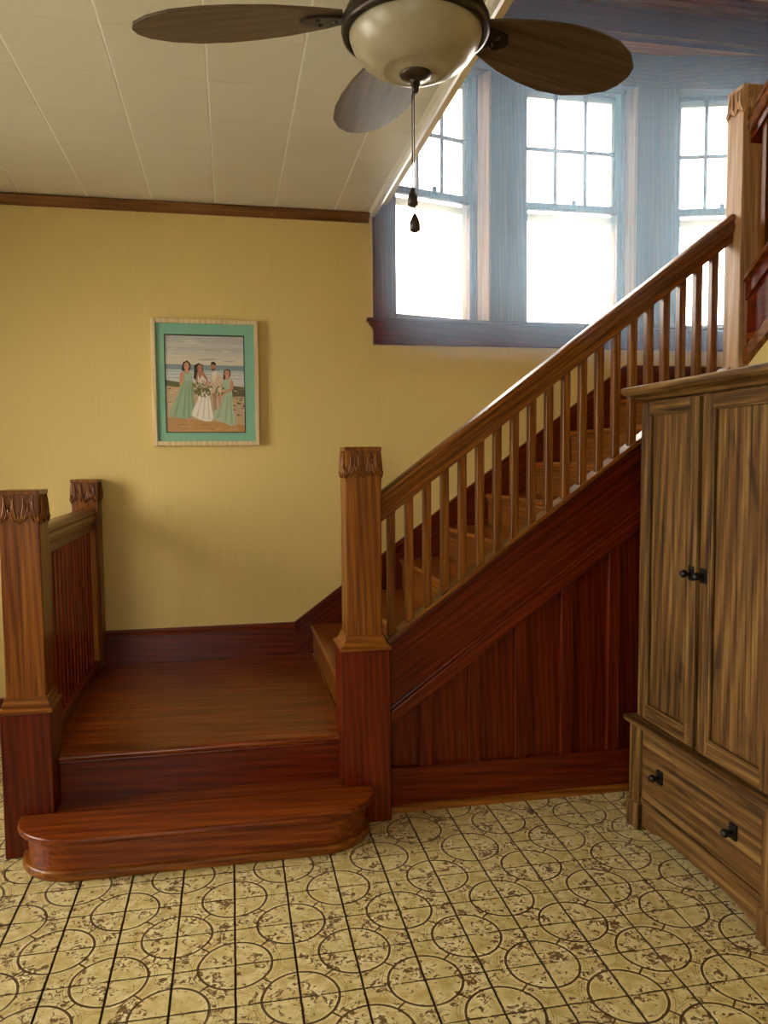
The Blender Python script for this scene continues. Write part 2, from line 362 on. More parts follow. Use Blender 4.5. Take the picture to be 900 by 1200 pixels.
# sashes
def sash_window(name, p0, p1, cols=3):
    """p0, p1: plan points of the sash line; everything is built square, then turned into place"""
    p0 = Vector((*p0, 0)); p1 = Vector((*p1, 0)); d = (p1-p0); Wd = d.length; d.normalize(); nrm = Vector((-d.y, d.x, 0))
    def P(mb):
        mb.v = [p0 + d*v.x + nrm*v.y + Vector((0,0,v.z)) for v in mb.v]; return mb
    root = empty(name, p0+Vector((0,0,zs))); struct(root)
    jm = MB().box(-.25, .02, -.06, .55, zs, 21.8).box(Wd-.02, Wd+.25, -.06, .55, zs, 21.8).box(-.2, Wd+.2, -.06, .55, 21.55, 21.8)
    new_obj('jamb', P(jm), WD['z'], root, bevel=.02)
    new_obj('stop_bead', P(MB().box(-.02, .06, -.12, -.02, zs, 21.55).box(Wd-.06, Wd+.02, -.12, -.02, zs, 21.55)), WH['z'], root, bevel=.015)
    new_obj('sill', P(MB().box(-.1, Wd+.1, -.1, .75, zs-.1, zs+.04)), white_wood, root, bevel=.02)
    st = .24
    def sash(nm, z0, z1, y0, y1, rb, rt, m):
        s = new_obj(nm, P(MB().box(0, st, y0, y1, z0, z1).box(Wd-st, Wd, y0, y1, z0, z1).box(st, Wd-st, y0, y1, z0, z0+rb).box(st, Wd-st, y0, y1, z1-rt, z1)), m, root, bevel=.015)
        return s
    ym = 17.25
    lo = sash('lower_sash', zs+.03, ym+.04, 0, .2, .22, .10, WD['z'])
    new_obj('pane', P(MB().box(st-.02, Wd-st+.02, .09, .11, zs+.2, ym-.04)), glass, lo)
    # pale storm sash just outside the glass
    so = new_obj('storm_sash', P(MB().box(.1, st+.09, .30, .42, zs, 21.5).box(Wd-st-.13, Wd-.1, .30, .42, zs, 21.5).box(.1, Wd-.1, .30, .42, 16.88, 17.14).box(.1, Wd-.1, .30, .42, 21.15, 21.5)), white_wood, root, bevel=.01)
    up = sash('upper_sash', ym+.0, 21.62, .21, .36, .26, .24, WD['z'])
    zl, zu = ym+.26, 21.38
    new_obj('muntin', P(MB().box(st, Wd-st, .25, .33, 19.31, 19.44)), WD['x'], up)
    for k in range(1, cols):
        xm = st+(Wd-2*st)*k/cols
        new_obj('muntin', P(MB().box(xm-.065, xm+.065, .25, .33, zl, zu)), WD['z'], up)
    for k in range(cols):
        a = st+(Wd-2*st)*k/cols; b = st+(Wd-2*st)*(k+1)/cols
        new_obj('pane', P(MB().box(a+.03, b-.03, .28, .295, zl, 19.33)), glass, up)
        new_obj('pane', P(MB().box(a+.03, b-.03, .28, .295, 19.42, zu)), glass, up)
    lk = MB().box(Wd/2-.10, Wd/2+.10, -.02, .12, ym+.04, ym+.10).box(Wd/2-.03, Wd/2+.13, .0, .06, ym+.09, ym+.34)
    new_obj('sash_lock', P(lk), iron, lo, bevel=.01)
    return root
sash_window('window_1', (4.42, 12.14), (7.68, 13.08))
sash_window('window_2', (9.40, 13.16), (13.32, 13.16))
sash_window('window_3', (15.26, 13.06), (18.5, 12.16))

# thin scattering volume added in the stairwell, standing in for lens glare around the windows
hz = bpy.data.materials.new('glare_scatter'); hz.use_nodes = True; _t = hz.node_tree; _t.nodes.clear()
_o = _t.nodes.new('ShaderNodeOutputMaterial'); _v = _t.nodes.new('ShaderNodeVolumeScatter')
_v.inputs['Color'].default_value = (.50, .76, 1, 1); _v.inputs['Density'].default_value = GLARE; _v.inputs['Anisotropy'].default_value = .72
_t.links.new(_v.outputs[0], _o.inputs['Volume'])
_hm = MB().prism([(2.6,11),(19.1,11),(19.1,22.4),(4.35,22.4),(4.35,16.15),(2.6,16.15)], 'y', 3.2, 11.50).prism([(4.2,11.52),(19.0,11.52),(14.3,12.60),(9.0,12.55)], 'z', 13.0, 22.4)
_h = new_obj('glare_volume', _hm, hz, org=(11.4,9,12)); _h['kind'] = 'stuff'; _h['label'] = 'added bluish volume standing in for the glare of the three windows'; _h['category'] = 'glare_volume'

# ================================================================ NEWEL POSTS
def carving(mb, cx, cy, hw, ztop, h):
    """two leaf palmettes on each of the four faces"""
    for (dx, dy, tx, ty) in ((0,-1,1,0),(0,1,1,0),(-1,0,0,1),(1,0,0,1)):
        def P(s, z, o=.0): return (cx+dx*(hw+o)+tx*s, cy+dy*(hw+o)+ty*s, z)
        g = hw/.42
        for c in (-hw*.47, hw*.47):
            loop = [P(c+.062*g*math.sin(2*math.pi*q/12)*(1-.25*math.cos(2*math.pi*q/12)), ztop-.25*h+.145*h*math.cos(2*math.pi*q/12), .006) for q in range(13)]
            mb.tube(loop, .014, 5)
            for sg in (-1, 1):
                for k in range(4):
                    s0 = (.105-.02*k)*g; s1 = (.195-.045*k)*g; za = ztop-(.06+.15*k)*h; zb = ztop-(1.0-.05*(k % 2)-.03*k)*h
                    pts = [P(c+sg*(s0+(s1-s0)*(q/7)**1.5-.035*g*math.sin(math.pi*q/7)), za+(zb-za)*q/7, .004+.020*math.sin(math.pi*q/7)) for q in range(8)]
                    mb.tube(pts, [.006,.013,.018,.021,.024,.026,.026,.012], 5)
            mb.tube([P(c, ztop-.42*h, .004), P(c, ztop-.56*h, .03), P(c, ztop-.72*h, .004)], [.008,.034,.008], 6)
        for c in (-hw*.95, 0, hw*.95):
            mb.tube([P(c, ztop-.62*h, .0), P(c, ztop-.82*h, .022), P(c*.99, ztop-1.02*h, .0)], [.010,.030,.010], 5)
    return mb
def newel(cx, cy, hw, ztop, zcol, z0, bw, label, h=.65, wm=None, low=True):
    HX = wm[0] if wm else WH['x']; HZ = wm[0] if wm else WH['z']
    root = tag(empty('newel_post', (cx, cy, z0)), label, 'newel post', 'carved newel posts of the staircase')
    body = new_obj('post_shaft', MB().box(cx-hw, cx+hw, cy-hw, cy+hw, zcol if low else z0, ztop-.04), HZ, root, bevel=.025)
    new_obj('post_cap', MB().box(cx-hw-.012, cx+hw+.012, cy-hw-.012, cy+hw+.012, ztop-.10, ztop), HZ, root, bevel=.02)
    new_obj('carved_leaves', carving(MB(), cx, cy, hw+.005, ztop-.05, h), HZ, root)
    if low:
        for a, b, za, zb in ((.0, .04, zcol-.02, zcol+.06), (.5, .5, zcol-.14, zcol-.02)):
            pass
        def ring(r, z): return [(cx-r,cy-r,z),(cx+r,cy-r,z),(cx+r,cy+r,z),(cx-r,cy+r,z)]
        prof = [(hw,zcol+.12),(hw+.035,zcol+.10),(hw+.04,zcol+.05),(hw+.07,zcol-.02),(bw-.04,zcol-.09),(bw+.035,zcol-.13),(bw+.035,zcol-.19),(bw,zcol-.21)]
        mb = MB(); v = []; f = []
        for r, z in prof: v += ring(r, z)
        for k in range(len(prof)-1):
            for i in range(4): j = (i+1) % 4; f.append((4*k+i, 4*k+j, 4*k+4+j, 4*k+4+i))
        n = len(prof); f += [(0,1,2,3), (4*n-4,4*n-3,4*n-2,4*n-1)]; mb.add(v, f)
        new_obj('collar_moulding', mb, HX, root, bevel=.006)
        new_obj('post_base', MB().box(cx-bw, cx+bw, cy-bw, cy+bw, z0, zcol-.19), W['z'], root, bevel=.03)
    return root
lit_post = wood('lit_post_wood', 'z', (.30,.15,.06), (.42,.24,.11), (.55,.36,.20), rough=.45, coat=0)  # stair wood paled, with the window light on this post put in
newel(2.03, 4.11, .41, 8.65, 4.22, 0, .565, 'carved wooden newel post at the foot of the main stair flight, between landing and balusters')
newel(-5.235, 4.0, .40, 7.78, 3.30, 0, .505, 'thick carved newel post at the left edge of the picture, nearest the camera')
newel(-5.26, 11.60, .39, 7.82, 3.2, 1.98, .40, 'small carved newel post standing against the yellow wall at the back of the landing', low=False)
newel(11.72, 4.00, .32, 17.33, 10.2, 9.2, .35, 'tall pale-lit newel post in front of the right window at the top of the flight', h=.62, low=False, wm=(lit_post, 'z'))

# ================================================================ LANDING, STARTING STEP
ZL = 1.98
ld = tag(empty('landing', (-1.8, 7.8, 0)), 'red-brown wooden landing platform of narrow boards behind the rounded bottom step', 'landing')
new_obj('platform', MB().box(-4.71, 1.45, 4.12, 4.70, .0, ZL-.09).box(-5.50, 1.60, 4.70, 11.84, .0, ZL-.09), W['x'], ld)
nb = 20; x0, x1 = -5.0, 1.62; yb0 = 4.36; bwid = (11.72-yb0)/nb
b0 = new_obj('board', MB().box(x0, x1, yb0+.003, yb0+bwid-.003, ZL-.09, ZL), WF['x'], ld, bevel=.005, seg=1)
for k in range(1, nb): dup(b0, (0, k*bwid, 0))
pr = [(3.97,ZL-.03),(4.0,ZL),(4.355,ZL),(4.355,ZL-.16),(4.0,ZL-.16),(3.96,ZL-.12),(3.95,ZL-.07)]
new_obj('nosing', MB().prism(pr, 'x', -4.72, 1.46), WF['x'], ld, bevel=.015)
new_obj('riser', MB().box(-4.72, 1.46, 4.08, 4.2, .90, ZL-.15), W['x'], ld)
new_obj('cove_moulding', MB().box(-4.75, 1.47, 4.02, 4.1, ZL-.24, ZL-.16), W['x'], ld, bevel=.03)
new_obj('side_panel', MB().box(-5.62, -5.5, 4.5, B-.02, 0, ZL-.05), W['y'], ld)
def rounded(xl, xr, yf, yb, rx, ry, n=12):
    pts = [(xl, yb)]
    for i in range(n+1):
        a = math.pi+math.pi/2*i/n; pts.append((xl+rx+rx*math.cos(a), yf+ry+ry*math.sin(a)))
    for i in range(n+1):
        a = 1.5*math.pi+math.pi/2*i/n; pts.append((xr-rx+rx*math.cos(a), yf+ry+ry*math.sin(a)))
    pts.append((xr, yb)); return pts
ss = tag(empty('starting_step', (-1.6, 3, 0)), 'wide wooden bottom step with rounded ends on the patterned floor', 'step')
new_obj('tread', MB().prism(rounded(-5.40, 2.13, 2.13, 3.49, 1.35, 1.22), 'z', .79, .93), WF['x'], ss, bevel=.05, seg=3)
new_obj('tread_back', MB().box(-4.70, 1.45, 3.49, 4.075, .79, .93), WF['x'], ss)
new_obj('riser', MB().prism(rounded(-5.22, 1.95, 2.32, 3.48, 1.15, 1.05), 'z', .16, .80), WF['x'], ss, smooth=False)
new_obj('plinth', MB().prism(rounded(-5.34, 2.03, 2.24, 3.48, 1.25, 1.15), 'z', 0, .20), WH['x'], ss, bevel=.06, seg=3)
# baseboard of the landing and the rising skirt on the wall
K = .732
bb = tag(empty('stair_baseboard', (-2, B, ZL)), 'dark red baseboard along the yellow wall above the landing', 'baseboard')
new_obj('board_face', MB().box(-4.9, 1.06, B-.12, B-.005, ZL, 2.86), W['x'], bb)
pr = [(B-.005,3.04),(B-.07,3.04),(B-.09,2.98),(B-.13,2.93),(B-.17,2.88),(B-.17,2.82),(B-.12,2.80),(B-.005,2.80)]
new_obj('cap_moulding', MB().prism(pr, 'x', -4.9, 1.06), W['x'], bb)

# ================================================================ MAIN FLIGHT
st = tag(empty('staircase', (6.9, 7.9, 0)), 'red-brown wooden staircase rising right, with panelled side wall under the flight', 'staircase')
NX = [1.56+1.51*k for k in range(8)]; NZ = [2.95]+[2.95+1.055*k for k in range(1, 8)]
ZU = NZ[7]
zprev = ZL
WT = wood('lit_tread_wood', 'y', (.14,.028,.0022), (.24,.060,.0055), (.35,.11,.015), rough=.28, coat=.2)  # treads and risers paler than other boards: window light put in their colour
for k in range(8):
    xk, zk = NX[k], NZ[k]
    xe = NX[k+1]+.2 if k < 7 else 19.2
    new_obj('riser', MB().box(xk+.10, xk+.2, 4.28, 11.74, zprev, zk-.15), WH['y'], st)
    pr = [(xk+.02,zk-.03),(xk+.06,zk),(xe,zk),(xe,zk-.16),(xk+.06,zk-.16),(xk+.01,zk-.12),(xk,zk-.07)]
    new_obj('tread', MB().prism(pr, 'y', 4.28, 11.74), WT, st, bevel=.015)
    new_obj('cove_moulding', MB().box(xk+.05, xk+.11, 4.28, 11.74, zk-.24, zk-.16), WH['y'], st, bevel=.02)
    zprev = zk
def skirt(name, zoff0, zoff1, y0, y1, m, xa=1.06, xb=12.70, bevel=0):
    f = lambda x: 3.055+K*(x-1.06)
    return new_obj(name, MB().prism([(xa,f(xa)+zoff0),(xb,f(xb)+zoff0),(xb,f(xb)+zoff1),(xa,f(xa)+zoff1)], 'y', y0, y1), m, st, bevel=bevel)
# face of the skirt reaches down to the steps
f_ = lambda x: 3.055+K*(x-1.06)
new_obj('wall_skirt', MB().prism([(1.06,ZL),(1.06,2.9),(12.7,f_(12.7)-.15),(19.2,f_(12.7)-.15),(19.2,ZU-.3),(12.6,8.6),(3.2,ZL)], 'y', B-.11, B-.006), W['s'], st)
skirt('skirt_cap', -.20, 0, B-.17, B-.006, W['s'], bevel=.02)
skirt('skirt_cap_edge', -.27, -.20, B-.14, B-.006, W['s'])
new_obj('upper_baseboard_cap', MB().box(12.7, 19.2, B-.17, B-.006, f_(12.7)-.2, f_(12.7)), W['x'], st, bevel=.02)
# outer string: sloping boards one in front of the other
CAP = lambda x: 6.50+.735*(x-5.80)      # top line of the string cap
LOW = lambda x: 4.13+.722*(x-5.57)      # lower edge of the lower rail
def slope(fa, fb, xa, xb, y0, y1): return MB().prism([(xa,fa(xa)),(xb,fa(xb)),(xb,fb(xb)),(xa,fb(xa))], 'y', y0, y1)
xa, xb = 2.60, 11.395
new_obj('string_cap', slope(lambda x: CAP(x)-.13, CAP, xa, xb, 3.94, 4.42), WH['s'], st, bevel=.03)
new_obj('cap_moulding', slope(lambda x: CAP(x)-.27, lambda x: CAP(x)-.13, xa, xb, 4.0, 4.36), W['s'], st, bevel=.035)
new_obj('string_upper', slope(lambda x: CAP(x)-.62, lambda x: CAP(x)-.26, xa, xb, 4.06, 4.3), W['s'], st, bevel=.02)
new_obj('string_face', slope(lambda x: LOW(x)+.38, lambda x: CAP(x)-.60, xa, xb, 4.12, 4.3), W['s'], st)
new_obj('string_bead', slope(lambda x: LOW(x)+.36, lambda x: LOW(x)+.46, xa, xb, 4.05, 4.3), W['s'], st, bevel=.03)
new_obj('lower_rail', slope(LOW, lambda x: LOW(x)+.37, xa, xb, 4.0, 4.3), W['s'], st, bevel=.025)
new_obj('base_rail', MB().box(2.60, 11.5, 4.0, 4.3, .10, 1.03), W['x'], st, bevel=.025)
new_obj('shoe_moulding', MB().prism([(3.88,0),(3.9,.08),(3.95,.13),(4.02,.16),(4.05,.16),(4.05,0)], 'x', 2.58, 11.5), WH['x'], st)
bx = [(3.40,3.71),(4.60,4.92),(5.78,6.09),(6.97,7.28),(8.22,8.53),(9.42,9.73),(10.62,10.93)]
edges = [2.63]+[e for p in bx for e in p]+[11.5]
for k in range(0, len(edges), 2):
    a, b = edges[k], edges[k+1]
    new_obj('panel', MB().prism([(a-.03,1.0),(b+.03,1.0),(b+.03,LOW(b)+.1),(a-.03,LOW(a)+.1)], 'y', 4.17, 4.25), W['z'], st)
for a, b in bx:
    new_obj('batten', MB().prism([(a,1.0),(b,1.0),(b,LOW(b)+.1),(a,LOW(a)+.1)], 'y', 4.04, 4.2), W['z'], st, bevel=.025)
new_obj('understair_core', MB().prism([(2.61,0),(11.38,0),(11.38,9.4),(2.61,1.9)], 'y', 4.26, 4.34), W['z'], st)

new_obj('landing_front', MB().box(12.04, 19.15, 4.05, 4.2, 8.6, ZU-.1), W['x'], st)
new_obj('landing_underside', MB().box(11.45, 19.15, 4.2, 11.7, 8.6, 8.8), W['x'], st)
# railing of the main flight
RT = lambda x: 10.03+.757*(x-5.68)
rl = tag(empty('stair_railing', (6.9, 4.1, 4)), 'wooden handrail with square balusters climbing beside the main stair flight', 'railing')
def sloped_profile(prof, xs_, fn, cy):
    """prof: (dy, dz) outline, swept along x following fn"""
    mb = MB(); n = len(prof); v = []; f = []
    for x in xs_: v += [(x, cy+dy, fn(x)+dz) for dy, dz in prof]
    for k in range(len(xs_)-1):
        for i in range(n): j = (i+1) % n; f.append((k*n+i, k*n+j, (k+1)*n+j, (k+1)*n+i))
    f += [list(range(n))[::-1], [(len(xs_)-1)*n+i for i in range(n)]]
    return mb.add(v, f)
RP = [(-.20,-.46),(-.235,-.40),(-.25,-.30),(-.215,-.24),(-.215,-.20),(-.255,-.15),(-.25,-.08),(-.19,-.025),(-.09,0),(.09,0),(.19,-.025),(.25,-.08),(.255,-.15),(.215,-.20),(.215,-.24),(.25,-.30),(.235,-.40),(.20,-.46)]
yr = 4.14
new_obj('handrail', sloped_profile(RP, [2.445, 11.395], RT, yr), WH['s'], rl)
new_obj('rail_fillet', slope(lambda x: RT(x)-.70, lambda x: RT(x)-.46, 2.445, 11.395, yr-.16, yr+.16), WH['s'], rl, bevel=.02)
for k in range(20):
    x = 2.74+.434*k
    new_obj('baluster', MB().prism([(x-.092,CAP(x-.092)),(x+.092,CAP(x+.092)),(x+.092,RT(x+.092)-.68),(x-.092,RT(x-.092)-.68)], 'y', yr-.092, yr+.092), WH['z'], rl, bevel=.012, seg=1)

# railing of the landing
lr = tag(empty('landing_railing', (-5.2, 7.9, ZL)), 'level wooden railing with close square balusters along the left side of the landing', 'railing')
def level_profile(prof, y0, y1, cx, z):
    return MB().prism([(cx+a, z+b) for a, b in prof], 'y', y0, y1)
new_obj('handrail', level_profile(RP, 4.47, 11.22, -5.2, 6.95), WH['y'], lr)
new_obj('rail_fillet', MB().box(-5.36, -5.04, 4.47, 11.22, 6.27, 6.50), WH['y'], lr, bevel=.02)
new_obj('bottom_rail', MB().box(-5.42, -4.97, 4.55, 11.22, ZL-.02, 2.25), W['y'], lr, bevel=.03)
q0 = new_obj('baluster', MB().box(-5.292, -5.108, 4.78, 4.964, 2.24, 6.29), W['z'], lr, bevel=.012, seg=1)
for k in range(1, 15): dup(q0, (0, .434*k, 0))

# ================================================================ SECOND FLIGHT (rises towards the camera on the right)
s2 = tag(empty('upper_staircase', (15.3, 0, 9)), 'upper stair flight turning back from the top landing at the right edge of the picture', 'staircase')
zprev = ZU
for k in range(7):
    yk = 4.3-1.46*k; zk = ZU+1.055*(k+1)
    new_obj('riser', MB().box(11.6, 19.15, yk-.20, yk-.10, zprev, zk-.15), W['x'], s2)
    new_obj('tread', MB().box(11.6, 19.15, yk-1.7, yk, zk-.16, zk), WF['x'], s2, bevel=.04)
    zprev = zk
def slope2(fa, fb, ya, yb, xx0, xx1): return MB().prism([(ya,fa(ya)),(yb,fa(yb)),(yb,fb(yb)),(ya,fb(ya))], 'x', xx0, xx1)
new_obj('string_cap', slope2(lambda y: S2(y)-.13, S2, 3.68, -5.2, 11.46, 11.96), WH['y'], s2, bevel=.03)
new_obj('string_upper', slope2(lambda y: S2(y)-.55, lambda y: S2(y)-.12, 3.68, -5.2, 11.55, 11.90), W['y'], s2, bevel=.02)
new_obj('string_face', slope2(lambda y: S2(y)-1.75, lambda y: S2(y)-.5, 3.68, -5.2, 11.62, 11.90), W['y'], s2)
new_obj('lower_rail', slope2(lambda y: S2(y)-2.10, lambda y: S2(y)-1.72, 3.68, -5.2, 11.52, 11.90), WH['y'], s2, bevel=.02)
r2 = tag(empty('upper_stair_railing', (11.6, 0, 12)), 'short visible piece of handrail with baluster at the right edge, above the tall newel post', 'railing')
T2 = lambda y: 16.85+.76*(3.4-y)
mb = MB(); n = len(RP); v = []; f = []
for y in (3.69, -5.2): v += [(11.76+dx, y, T2(y)+dz) for dx, dz in RP]
for i in range(n): j = (i+1) % n; f.append((i, j, n+j, n+i))
f += [list(range(n)), [n+i for i in range(n)]]
new_obj('handrail', mb.add(v, f), WH['y'], r2)
new_obj('rail_fillet', slope2(lambda y: T2(y)-.70, lambda y: T2(y)-.46, 3.69, -5.2, 11.60, 11.92), W['y'], r2)
for k in range(18):
    y = 3.27-.434*k
    new_obj('baluster', MB().prism([(y-.092,S2(y-.092)),(y+.092,S2(y+.092)),(y+.092,T2(y+.092)-.68),(y-.092,T2(y-.092)-.68)], 'x', 11.668, 11.852), WH['z'], r2, bevel=.012, seg=1)

# ================================================================ ARMOIRE
ar = tag(empty('armoire', (9.3, -.12, 0)), 'tall rustic brown wooden armoire with two panelled doors above one wide drawer', 'armoire')
yA, yB, yM = 2.22, -2.46, -.11
XF = 7.95
new_obj('carcass', MB().box(XF+.16, 10.9, yB, yA, 2.5, 9.6).box(XF+.14, 10.9, yB-.1, yA+.1, .66, 2.4), WR['z'], ar, bevel=.02)
pc = [(XF+.10,9.58),(XF+.02,9.60),(XF-.03,9.66),(XF-.10,9.70),(XF-.20,9.73),(XF-.26,9.78),(XF-.26,9.88),(XF-.22,9.90)]
mb = MB(); v = []; f = []
for x, z in pc:
    o_ = XF-x
    v += [(x, yA+.10+o_*.9, z), (x, yB-.10-o_*.9, z), (10.95, yB-.10-o_*.9, z), (10.95, yA+.10+o_*.9, z)]
for k in range(len(pc)-1):
    for i in range(4): j = (i+1) % 4; f.append((4*k+i, 4*k+j, 4*k+4+j, 4*k+4+i))
n = len(pc); f += [(0,1,2,3), (4*n-4,4*n-3,4*n-2,4*n-1)]
new_obj('cornice', mb.add(v, f), WR['y'], ar, bevel=.006)
def door(ya, yb, inner):
    """ya > yb; inner = y of the stile that carries the knob"""
    z0, z1 = 2.60, 9.54
    s = .30
    d = new_obj('door', MB().box(XF, XF+.15, yb, yb+s, z0, z1).box(XF, XF+.15, ya-s, ya, z0, z1), WR['z'], ar, bevel=.018)
    for za, zb in ((z0, z0+.30), (z1-.24, z1)): new_obj('door_rail', MB().box(XF+.004, XF+.15, yb+s, ya-s, za, zb), WR['y'], d, bevel=.012)
    new_obj('door_panel', MB().box(XF+.10, XF+.145, yb+s-.02, ya-s+.02, z0+.28, z1-.22), WR['z'], d)
    e = .045
    for yy in (yb+s, ya-s-e): new_obj('panel_moulding', MB().box(XF+.02, XF+.08, yy, yy+e, z0+.3, z1-.24), WR['z'], d, bevel=.012)
    for za in (z0+.3, z1-.24-e): new_obj('panel_moulding', MB().box(XF+.02, XF+.08, yb+s+e, ya-s-e, za, za+e), WR['y'], d, bevel=.012)
    kb = MB().box(XF-.03, XF+.01, inner-.085, inner+.085, 5.94, 6.23)
    kn = new_obj('door_knob', knob(kb, inner, 6.08), iron, d, bevel=.006)
    kn['label'] = 'dark metal knob on square plate'
def knob(mb, y, z):
    mb.lathe((XF-.03, y, z), [(.028,0),(.028,-.06),(.05,-.08),(.075,-.11),(.083,-.15),(.07,-.19),(.035,-.215),(.01,-.22)], 16, 'x'); return mb
door(2.10, -.03, .10); door(-.17, -2.33, -.31)
new_obj('waist_ledge', MB().box(XF-.16, XF+.3, yB-.22, yA+.22, 2.40, 2.53), WR['y'], ar, bevel=.03)
for a, b in ((1.93, 2.36), (-2.60, -2.17)):
    p_ = new_obj('corner_post', MB().box(XF-.04, XF+.3, a, b, .55, 2.41), WR['z'], ar, bevel=.02)
    new_obj('foot', MB().box(XF-.08, XF+.3, a-.03, b+.05, 0, .60), WR['z'], p_, bevel=.03)
for b in (2.36, -2.60):
    new_obj('rear_foot', MB().box(10.5, 10.9, min(b, b-.43 if b > 0 else b+.43), max(b, b-.43 if b > 0 else b+.43), 0, .66), WR['z'], ar)
dr = new_obj('drawer', MB().box(XF+.02, XF+.2, -2.14, 1.89, .78, 2.33), WR['y'], ar, bevel=.02)
for y in (1.13, -1.36):
    kb = knob(MB().box(XF-.03, XF+.03, y-.10, y+.10, 1.40, 1.68), y, 1.53)
    new_obj('drawer_knob', kb, iron, dr, bevel=.006)
new_obj('drawer_rail', MB().box(XF+.0, XF+.2, -2.17, 1.93, .66, .76), WR['y'], ar, bevel=.02)
ar_ = [(-2.17,.66),(1.93,.66),(1.93,.10),(1.5,.12),(1.2,.20),(.9,.24),(-1.1,.24),(-1.45,.20),(-1.75,.12),(-2.17,.10)]
new_obj('apron', MB().prism(ar_, 'x', XF+.05, XF+.2), WR['y'], ar)
for s_, y in ((1, yA), (-1, yB)):     # side frames
    a, b = (y, y+.06*s_)
    a, b = min(a,b), max(a,b)
    new_obj('side_frame', MB().box(XF+.16, XF+.55, a, b, 2.55, 9.55).box(10.5, 10.9, a, b, 2.55, 9.55).box(XF+.55, 10.5, a, b, 2.55, 2.95).box(XF+.55, 10.5, a, b, 9.2, 9.55), WR['z'], ar, bevel=.015)

# ================================================================ CEILING FAN
fx, fy = 1.82, -2.36
fn = tag(empty('ceiling_fan', (fx, fy, ZC)), 'bronze ceiling fan with five dark blades and a frosted glass bowl light', 'ceiling fan')
new_obj('canopy', MB().lathe((fx,fy,0), [(.10,15.95),(.22,15.98),(.36,16.1),(.40,16.22),(.40,ZC)], 32), bronze, fn)
new_obj('downrod', MB().lathe((fx,fy,0), [(.07,15.4),(.07,16.0)], 16), bronze, fn)
new_obj('motor_housing', MB().lathe((fx,fy,0), [(.55,14.78),(.80,14.85),(.86,15.0),(.84,15.22),(.66,15.40),(.30,15.50),(.12,15.55)], 40), bronze, fn)
rim = [(.60,14.80),(.86,14.80),(.97,14.76),(1.00,14.71),(.98,14.67),(1.03,14.64),(1.06,14.58),(1.03,14.53),(1.065,14.49),(1.05,14.42),(.98,14.40),(.94,14.47),(.60,14.55)]
new_obj('light_rim', MB().lathe((fx,fy,0), rim, 56), bronze, fn)
bowl = [(.96,14.50),(.95,14.40),(.90,14.27),(.80,14.13),(.68,14.03),(.54,13.96),(.50,13.955),(.46,13.93),(.44,13.94),(.30,13.90),(.10,13.88),(.0,13.88)]
new_obj('glass_bowl', MB().lathe((fx,fy,0), bowl, 64), bowl_m, fn)
new_obj('finial', MB().lathe((fx,fy,0), [(.20,13.92),(.235,13.90),(.22,13.86),(.13,13.82),(.06,13.79),(.075,13.76),(.05,13.70),(.055,13.66),(.02,13.63)], 32), bronze, fn)
for dx, dy, zb_, r in ((-.05, 0, 12.18, .075), (-.035, -.06, 11.80, .08)):
    c = MB()
    nbead = 40; z1_ = 13.78
    c.tube([(fx+dx*.3, fy+dy, z1_), (fx+dx, fy+dy, z1_-.2), (fx+dx, fy+dy, zb_+.1)], .011, 5)
    pc_ = new_obj('pull_chain', c, bronze, fn)
    new_obj('chain_fob', MB().lathe((fx+dx,fy+dy,0), [(.01,zb_+.12),(.028,zb_+.10),(r*.7,zb_+.04),(r,zb_-.02),(r,zb_-.12),(.03,zb_-.15)], 12), bronze, pc_)
blade_m = wood('fan_blade_wood', 'x', (.06,.036,.020), (.10,.062,.034), (.15,.095,.055), rough=.4, along=.8, vary=.05)
outl = [(1.05,.24),(1.4,.40),(2.0,.60),(2.5,.70),(3.0,.74),(3.5,.70),(3.9,.55),(4.2,.32),(4.31,.10),(4.31,-.12),(4.2,-.34),(3.9,-.56),(3.5,-.70),(3.0,-.74),(2.5,-.70),(2.0,-.60),(1.4,-.40),(1.05,-.24)]
bl0 = MB().prism(outl, 'z', -.022, .022)
ir0 = MB().prism([(.70,.10),(1.1,.13),(1.35,.20),(1.6,.17),(1.72,.05),(1.72,-.05),(1.6,-.17),(1.35,-.20),(1.1,-.13),(.70,-.10)], 'z', -.06, -.02)
for q in (.13, -.13): ir0.lathe((1.45, q*.7, -.07), [(.035,-.02),(.045,0),(.045,.02)], 10)
ir0.lathe((1.2, 0, -.07), [(.035,-.02),(.045,0),(.045,.02)], 10)
me1 = me2 = None
for k in range(5):
    a = math.radians(91+72*k)
    if me1 is None:
        b_ = new_obj('blade', bl0, blade_m, None, bevel=.012); me1 = b_
        i_ = new_obj('blade_iron', ir0, bronze, b_, bevel=.01); me2 = i_
        b_.parent = fn; i_.parent = b_
    else:
        b_ = me1.copy(); COL.objects.link(b_); b_.parent = fn
        i_ = me2.copy(); COL.objects.link(i_); i_.parent = b_
    b_.matrix_local = Matrix.Translation(Vector((0,0,14.76-ZC))*U) @ Matrix.Rotation(a, 4, 'Z') @ Matrix.Rotation(math.radians(-11), 4, 'X') @ Matrix.Diagonal((.97, 1, 1, 1))

